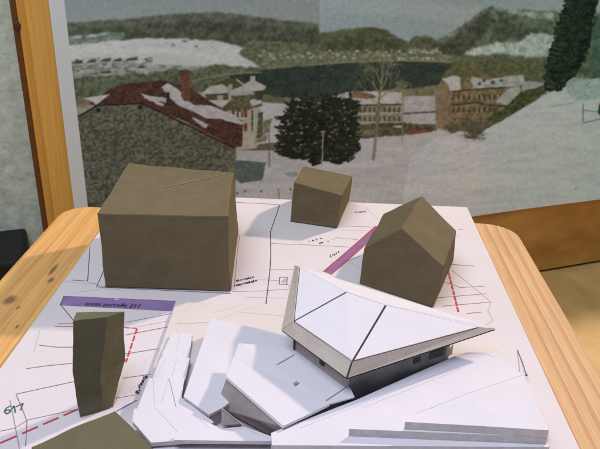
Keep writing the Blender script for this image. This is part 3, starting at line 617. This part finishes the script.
# ------------------------------------------------------------------ foam volumes
from mathutils import noise as mn
def rough_cut(bm, amt=.0011, f=38):
    """hand-cut foam is never quite flat or straight"""
    bmesh.ops.triangulate(bm, faces=[f_ for f_ in bm.faces if len(f_.verts) > 4])
    bmesh.ops.subdivide_edges(bm, edges=bm.edges[:], cuts=14, use_grid_fill=True)
    for v in bm.verts:
        if v.co.z > .002: v.co += mn.noise_vector(v.co*f)*amt+mn.noise_vector(v.co*220)*.00022
def solid(name, rings, m, label, cat='model block', bev=.0009):
    bm = bmesh.new(); levels(bm, rings); rough_cut(bm)
    o = link(name, bm, m, None, bev); o['label'] = label; o['category'] = cat; o['group'] = 'foam massing blocks around the model'
    return o
Z = .0008
def lift(pts, z): return [(p[0], p[1], z) for p in pts]
# large block
a, b = P(105, 287.5), P(231, 292)
c, d = P(238, 235), np.array([-.224, .738, 0])
tz = .0855
T = [P(97, 213.5, tz), P(228, 216.5, tz), P(233.5, 173, tz), P(128.5, 163, tz)]
mid = [(a*.35+t*.65) for a, t in zip((a, b, c, d), T)]; 
mid = [np.array([m_[0], m_[1], .035]) for m_ in ([T[0][0]*.85+a[0]*.15, T[0][1]*.5+a[1]*.5], [T[1][0]*.8+b[0]*.2, T[1][1]*.5+b[1]*.5], [T[2][0]*.5+c[0]*.5, c[1]], [T[3][0]*.5+d[0]*.5, d[1]])]
bm = bmesh.new()
solid('foam_block', [lift((a, b, c, d), Z), mid, T], M['clay2'], 'largest flat topped brown foam block, at the back left of the plan')
bm = bmesh.new(); tz = .0862; stroke(bm, None, .0008, 0, pts3=[P(160, 187.5, tz), P(185, 183, tz), P(206, 178.5, tz), P(231, 172.5, tz)])
big = [o_ for o_ in col.objects if o_.name == 'foam_block'][0]; link('scratch', bm, mat('pale_scratch', (.26, .23, .15), .9), big)
# small cube behind
a, b = P(290, 222), P(337, 228.8); c = P(349, 201.5); d = P(297, 197.5)
T = [V(294, 182.5, a, b), V(341.6, 195.4, a, b)]; zt = (T[0][2]+T[1][2])/2
T += [P(352.5, 176.2, .046), P(303.5, 165.5, .055)]
solid('foam_block', [lift((a, b, c, d), Z), T], M['clay'], 'small cube shaped olive foam block on the back edge of the plan')
# gabled house
a, b = P(359, 284), P(433, 308.5)
TL, TR, TP = V(364.5, 248, a, b), V(444, 266, a, b), V(401.5, 228.5, a, b)
bl, br_, bp_ = P(383.5, 214, TL[2]), P(456.5, 231, TR[2]), P(422, 195.8, TP[2])
c = P(453, 262); d = np.array([bl[0], bl[1]+.002, 0])
bm = bmesh.new(); vs = [bm.verts.new(p) for p in lift((a, b, c, d), Z)]+[bm.verts.new(p) for p in (TL, TR, TP, bl, br_, bp_)]
A_, B_, C_, D_, tl, tr, tp, L_, R_, Pp = vs
for f in ((A_, D_, C_, B_), (A_, B_, tr, tp, tl), (C_, D_, L_, Pp, R_), (B_, C_, R_, tr), (D_, A_, tl, L_), (tl, tp, Pp, L_), (tr, R_, Pp, tp)): bm.faces.new(f)
rough_cut(bm)
o = link('foam_house', bm, M['clay2'], None, .0009); tag(o, 'house shaped brown foam block with a pitched roof behind the paper building', 'model block', 'foam massing blocks around the model')
# narrow tower at left
a, b = P(80, 418), P(103, 411); c, d = P(113, 407.5), P(91, 413)
T = [V(73, 320.6, a, b), V(108, 317, a, b)]; T += [P(125, 311.4, T[1][2]-.010), P(76, 312.6, T[0][2]-.010)]
Mi = [V(73, 373, a, b), V(100, 379, a, b)]; Mi += [P(124.5, 361, Mi[1][2]-.008), P(78, 366, Mi[0][2]-.006)]
solid('foam_block', [lift((a, b, c, d), Z), Mi, T], M['clay3'], 'tall narrow olive foam block with a kinked face, below the purple strip')
# front left block
zt = .040; T = [P(116, 409.5, zt), P(30, 446, zt), P(70, 520, zt), P(163, 460, zt)]
solid('foam_block', [[(p[0], p[1], Z) for p in T], T], M['clay3'], 'low flat topped olive foam block in the near left corner of the plan')

# ------------------------------------------------------------------ stacked card terrain
te = empty('card_terrain', tuple(P(330, 420, 0))); tag(te, 'stepped terrain of layered white card in front of the paper building', 'terrain model')
def layer(px, zt, zb, lines=(), m0='card'):
    bm = bmesh.new(); plate(bm, px, zt, zb)
    for k, (p_, wd, mi) in enumerate(lines): stroke(bm, p_, wd*.8, mi, zt+.00003+k*.00001)
    o = link('card_layer', bm, [M[m0], M['cardcut'], M['pencil_shade'], M['pencil']], te); return o
layer([(176.5, 302), (296, 306), (400, 316), (470, 332), (500, 350), (548, 449), (560, 520), (110, 520), (122, 449), (135.5, 409), (151.5, 373)], .0042, .0012,
      [([(191, 305), (176, 323)], .0005, 2), ([(213, 313), (241, 305)], .0004, 2), ([(176, 324), (212, 322)], .0005, 3), ([(205, 325), (252, 306.5)], .0004, 2), ([(172, 333), (150, 356)], .0004, 2), ([(182, 320), (158, 370)], .0003, 2), ([(240, 312), (285, 316)], .0003, 2)], 'beige')
layer([(172, 333), (192, 334), (191, 345), (187, 366), (160, 366), (163, 352)], .0075, .0045, [([(180, 334), (176, 352)], .0004, 2)])
layer([(160.5, 357.5), (190, 358), (184, 385), (150, 385)], .0115, .0078, [([(177, 358), (172, 377)], .0006, 2), ([(166, 358), (156, 377)], .0004, 2)])
layer([(149, 378), (184.5, 377.4), (181.5, 397.5), (197, 409), (214, 422), (196, 432), (128, 430), (137.5, 408)], .016, .0118,
      [([(169, 378), (176, 407)], .0006, 3), ([(169, 378), (161, 405)], .0005, 2), ([(153, 378), (155, 407)], .0006, 2), ([(184, 398), (208, 420)], .0005, 2)])
layer([(134, 408.5), (156, 408), (178, 408), (200, 419), (222, 428.5), (244, 426.5), (271, 436), (272, 440), (200, 439), (151, 442.5), (132.5, 421)], .020, .0163,
      [([(156, 408), (178, 432)], .0005, 2), ([(200, 419.5), (209, 428)], .0004, 2), ([(214, 431), (245, 428), (262, 436)], .0005, 2)])
layer([(175, 433), (199, 427), (271, 436.5), (272, 441), (174, 440)], .0235, .0203)
layer([(153, 448), (174, 444), (272, 443), (340, 447), (548, 449), (556, 500), (150, 500)], .0140, .0045)
# right hand slope: three sheets, each a little higher
base = [(271, 433), (284, 427.5), (293, 424.5), (357, 399.5), (455, 355.8), (468, 352), (496, 352), (524, 376), (551, 441), (549, 447), (272, 445)]
layer(base, .0340, .0045, [([(300, 428), (372, 400), (470, 361)], .0004, 2), ([(362, 408), (462, 368)], .0004, 2), ([(463, 353.5), (485, 354), (494, 357)], .0005, 2)])
layer([(349, 428.8), (400, 410), (440, 393), (500, 372), (523, 376), (548.5, 431), (547.5, 437), (450, 433)], .0405, .0342, [([(417, 413), (470, 392.5), (524, 374.5)], .0006, 2), ([(415, 416), (440, 404)], .0003, 2)])  # first line paints the soft shadow along the next sheet's edge
layer([(405, 421.8), (419, 413), (470, 394), (524, 376), (549, 430.3), (480, 425.8)], .0470, .0407)

# ------------------------------------------------------------------ the paper building
pb = empty('paper_building', tuple(P(320, 400, .0045))); tag(pb, 'angular white paper building with folded roofs and a sharp tip, on the card terrain', 'building model')
def vadd(p, z): return (p[0], p[1], z)
# left wing
bm = bmesh.new(); zt = .0205
lw = [P(210.5, 318.5, zt), P(292, 335, zt), P(300, 350, zt), P(222, 408, zt-.002), P(209, 414.5, zt-.002), P(183.5, 396.5, zt-.001)]
prism(bm, [np.array(p)-np.array([0, 0, .0026]) for p in lw], lw, 1, 0, 1)
wg = link('wing_roof', bm, [M['card'], M['cardcut']], pb, .0002)
bm = bmesh.new(); cen = sum(np.array(p) for p in lw)/len(lw); ins = [cen+(np.array(p)-cen)*.985 for p in lw]
prism(bm, [vadd(p, .0045) for p in ins], [vadd(p, p[2]-.0028) for p in ins]); link('wall', bm, M['brown2'], pb)
# middle wing: flat top, sloping strip, grey face
f0, f1 = P(236, 348, .038), P(330, 403.5, .038)
m0, m1, m2, m3 = P(238.5, 343, .038), P(292, 347.5, .038), P(349, 385, .038), P(354.5, 396.5, .038)
e0, e1 = P(226, 376, .0375), P(283.5, 425.8, .0375); e2 = P(312, 412.5, .038)
fo0 = P(233.5, 357.5, .0365)
bm = bmesh.new(); slab(bm, [fo0, m0, m1, m2, m3, f1], .0015); mr = link('wing_roof', bm, M['card'], pb, .0002)
bm = bmesh.new()
nn_ = [bm.verts.new(p) for p in (fo0, f1, e2, e1, e0)]; lo = [bm.verts.new(np.array(p)-np.array([.0004, .0008, .0018])) for p in (fo0, f1, e2, e1, e0)]
for tri in ((0, 1, 4), (1, 2, 3), (1, 3, 4)):
    bm.faces.new([nn_[i] for i in tri]); bm.faces.new([lo[i] for i in tri[::-1]])
for i in range(5): bm.faces.new((nn_[i], nn_[(i+1) % 5], lo[(i+1) % 5], lo[i]))
link('roof_strip', bm, M['card'], pb)
bm = bmesh.new(); g0, g1, g2 = P(218.5, 399.5, .013), P(222, 409, .0085), P(269, 434.5, .0085)
E0, E1 = np.array(e0)+(.0006, .0004, -.0018), np.array(e1)+(-.0003, .0006, -.0018); bk = np.array([.004, .012, 0])
prism(bm, [g0+bk, g1+bk, g2+bk, E1+bk, E0+bk], [g0, g1, g2, E1, E0]); link('end_wall', bm, M['brown2'], pb)
bm = bmesh.new(); body = [np.array(e0)+(.008, .012, 0), np.array(e1)+(.0, .014, 0), np.array(m2)+(-.002, .0, 0), np.array(m1)+(0, -.0, 0), np.array(m0)+(.004, -.004, 0)]
prism(bm, [vadd(p, .0045) for p in body], [vadd(p, .0265) for p in body]); link('wall', bm, M['card'], pb)
bm = bmesh.new(); hv = [P(221.5, 408.5, .020), P(242, 425, .019), P(240, 428, .0085), P(221.5, 426, .0085)]
prism(bm, [h+np.array([.0003, .001, 0]) for h in hv], hv); link('courtyard_wall', bm, M['brown2'], pb)  # darker card colour puts shade on this wall inside the hole
bm = bmesh.new(); stroke(bm, None, .0009, 0, pts3=[P(326, 400.5, .0383), P(345.5, 387.5, .0383)]); stroke(bm, None, .0009, 0, pts3=[P(277, 364.5, .0383), P(294.5, 354.5, .0383)])  # first stroke paints the dark slit in the wing roof as flat colour
stroke(bm, None, .0007, 0, pts3=[P(238, 358.5, .0383), P(300, 384, .0383), P(329, 402.5, .0383)]) if False else None
prism(bm, [P(293, 383, .0382), P(297, 381, .0382), P(299.5, 383, .0382), P(295, 385.5, .0382)], [P(293, 383, .0385), P(297, 381, .0385), P(299.5, 383, .0385), P(295, 385.5, .0385)])
link('dark_mark', bm, M['pencil'], mr)
# main roof
zb, zt = .054, .0640
B1, B2, B3, B4 = P(295, 265.5, zb+.008), P(282, 330, zb), P(347, 378, zb), P(495.6, 328.8, zb)
T1, T2, T3, T4 = P(299.5, 267, zt+.006), P(293.5, 322, zt), P(352, 362, zt), P(481, 327.3, zb+.004)
R1, R2 = P(347, 292.3, .0735), P(386, 305.2, .0725)
K1 = P(300, 265.6, zb+.0145); B5 = B4
def A(*v): return [np.array(x) for x in v]
rf = bpy.data.objects
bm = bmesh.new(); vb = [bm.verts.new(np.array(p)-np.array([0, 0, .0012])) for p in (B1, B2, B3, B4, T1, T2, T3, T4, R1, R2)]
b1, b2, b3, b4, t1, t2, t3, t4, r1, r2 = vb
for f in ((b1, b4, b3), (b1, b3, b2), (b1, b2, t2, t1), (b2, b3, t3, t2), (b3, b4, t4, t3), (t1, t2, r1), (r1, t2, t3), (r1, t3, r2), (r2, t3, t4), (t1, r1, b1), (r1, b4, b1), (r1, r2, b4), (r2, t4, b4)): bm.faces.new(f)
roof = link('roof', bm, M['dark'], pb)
def ribbed():
    m = mat('ribbed_white_card', (.65, .635, .67), .75, .04, 30); nt = m.node_tree; N = nt.nodes
    tc = N.new('ShaderNodeTexCoord'); wv = N.new('ShaderNodeTexWave'); wv.bands_direction = 'DIAGONAL'; wv.inputs['Scale'].default_value = 120; nt.links.new(tc.outputs['Object'], wv.inputs[0])
    bp = N.new('ShaderNodeBump'); bp.inputs['Strength'].default_value = .35; bp.inputs['Distance'].default_value = .0006; nt.links.new(wv.outputs['Fac'], bp.inputs['Height']); nt.links.new(bp.outputs[0], N['Principled BSDF'].inputs['Normal']); bp.inputs['Strength'].default_value = .12; wv.inputs['Scale'].default_value = 170; return m
RB_ = ribbed()
for pts in ((T1, R1, T2), (R1, R2, T3), (R1, T3, T2), (R2, T4, T3)): pass
def panel(pts, m, name='roof_panel', inset=.0008, th=.0011, off=.0006):
    v = [Vector(p) for p in pts]; c = sum(v, Vector())/len(v); bm = bmesh.new(); out = []
    n = len(v)
    nor = (v[1]-v[0]).cross(v[2]-v[0]).normalized(); nor = nor if nor.z > 0 else -nor
    for i in range(n):
        p, q, r_ = v[i-1], v[i], v[(i+1) % n]; e1_ = (p-q).normalized(); e2_ = (r_-q).normalized(); s = e1_.cross(e2_).length
        out.append(q+(e1_+e2_)*inset/max(s, .25))
    prism(bm, [p+nor*(off-th) for p in out], [p+nor*off for p in out]); return link(name, bm, m, roof, .0001)
def panel_faced(pts, m, name, off=.0006, th=.001, outv=None, inset=.0):
    """strip along the edge of the roof, facing outwards"""
    v = [Vector(p) for p in pts]; nor = (v[1]-v[0]).cross(v[2]-v[0]).normalized()
    if nor.dot(Vector(outv)) < 0: nor = -nor
    bm = bmesh.new(); prism(bm, [p+nor*(off-th) for p in v], [p+nor*off for p in v]); return link(name, bm, m, roof)
panel((T1, R1, T2), RB_); 
# the middle sheet is folded a little, so it is made of two facets in one mesh
def quad_sheet(pts, m):
    v = [Vector(p) for p in pts]; c = sum(v, Vector())/4; v = [p+(c-p).normalized()*.0013 for p in v]; bm = bmesh.new()
    up = [bm.verts.new(p+Vector((0, 0, .0007))) for p in v]; lo_ = [bm.verts.new(p-Vector((0, 0, .0006))) for p in v]
    for t in ((0, 1, 2), (0, 2, 3)): bm.faces.new([up[i] for i in t]); bm.faces.new([lo_[i] for i in t[::-1]])
    for i in range(4): bm.faces.new((up[i], up[(i+1) % 4], lo_[(i+1) % 4], lo_[i]))
    return link('roof_panel', bm, m, roof)
quad_sheet((R1, R2, T3, T2), RB_)
panel((R2, T4, T3), RB_)
panel((T1, B1, R1), M['card'], inset=.0002, off=.0004); panel((B1, B4, R1), M['card'], inset=.0001, off=.0004); panel((R1, B4, R2), M['card'], inset=.0001, off=.0004); panel((R2, B4, T4), M['card'], inset=.0001, off=.0002)
T1o, T2o, T3o, T4o = A(T1, T2, T3, T4)
panel_faced((B1, B2, T2, T1), M['brown'], 'fascia', outv=(-1, -.3, 0))
d23 = np.array(B3)-np.array(B2); panel_faced((B2+d23*.004, B3-d23*.012, T3-(T3-T2)*.012, T2), M['brown'], 'fascia', outv=(-.7, -1, 0))
d34 = np.array(B4)-np.array(B3); panel_faced((B3+d34*.008, B4, T4, T3+(T4-T3)*.008), M['brown'], 'fascia', outv=(.3, -1, 0))
# walls below the roof
def inset_poly(pts, k):
    c = sum(np.array(p) for p in pts)/len(pts); return [c+(np.array(p)-c)*k for p in pts]
wp = [P(294, 349, .038), P(346, 388, .038), P(449, 354, .038), P(444, 335, .034), P(330, 300, .034)]
bm = bmesh.new(); prism(bm, [vadd(p, .0045) for p in wp], [vadd(p, zb-.0016) for p in wp]); wl = link('wall', bm, M['brown2'], pb)
def on_wall(a, b, s, z, out=.0008):
    d_ = np.array(b)-np.array(a); L_ = np.hypot(d_[0], d_[1]); n_ = np.array([d_[1], -d_[0]])/L_
    return np.array([a[0]+d_[0]*s+n_[0]*out, a[1]+d_[1]*s+n_[1]*out, z])
def window(a, b, s0_, s1_, z0, z1, m, name='window', out=.0010):
    bm = bmesh.new(); f = [on_wall(a, b, s0_, z0, out), on_wall(a, b, s1_, z0, out), on_wall(a, b, s1_, z1, out), on_wall(a, b, s0_, z1, out)]
    k = [on_wall(a, b, s, z, .0001) for s, z in ((s0_, z0), (s1_, z0), (s1_, z1), (s0_, z1))]
    prism(bm, k, f); return link(name, bm, m, pb)
window(wp[1], wp[2], .03, .96, .012, zb-.004, M['glaze'])
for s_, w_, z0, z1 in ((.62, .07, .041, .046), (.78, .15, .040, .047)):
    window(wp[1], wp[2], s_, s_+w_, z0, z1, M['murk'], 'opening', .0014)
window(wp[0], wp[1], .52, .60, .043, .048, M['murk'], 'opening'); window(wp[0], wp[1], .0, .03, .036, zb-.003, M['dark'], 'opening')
bm = bmesh.new(); k = [P(446, 357, .027), P(452, 354.5, .027), P(453, 346, .036)]; prism(bm, [p+np.array([.001, .004, 0]) for p in k], k); link('fin', bm, M['card'], pb)

# ------------------------------------------------------------------ pin at the right
pn = empty('pin', tuple(P(517.5, 350.5, 0))); tag(pn, 'thin dark pin leaning in the white sheet by the right edge of the model', 'pin')
def rod(bm, p, q_, r, n=10):
    p = Vector(p); q_ = Vector(q_); d_ = (q_-p).normalized(); u = d_.orthogonal().normalized(); v = d_.cross(u)
    A1 = [p+(u*math.cos(t)+v*math.sin(t))*r for t in np.linspace(0, 2*math.pi, n, endpoint=False)]; prism(bm, A1, [x+(q_-p) for x in A1])
h0, h1 = P(517.5, 350, .0003), P(526.4, 375, .006); hm = (h0+h1)/2+np.array([.0004, 0, 0])
bm = bmesh.new(); rod(bm, h0, hm, .00042); rod(bm, hm, h1, .00042); link('shaft', bm, M['steel'], pn, smooth=True)
bm = bmesh.new(); bmesh.ops.create_uvsphere(bm, u_segments=12, v_segments=8, radius=.0011)
for v in bm.verts: v.co += Vector(h1)
link('head', bm, M['steel'], pn, smooth=True)
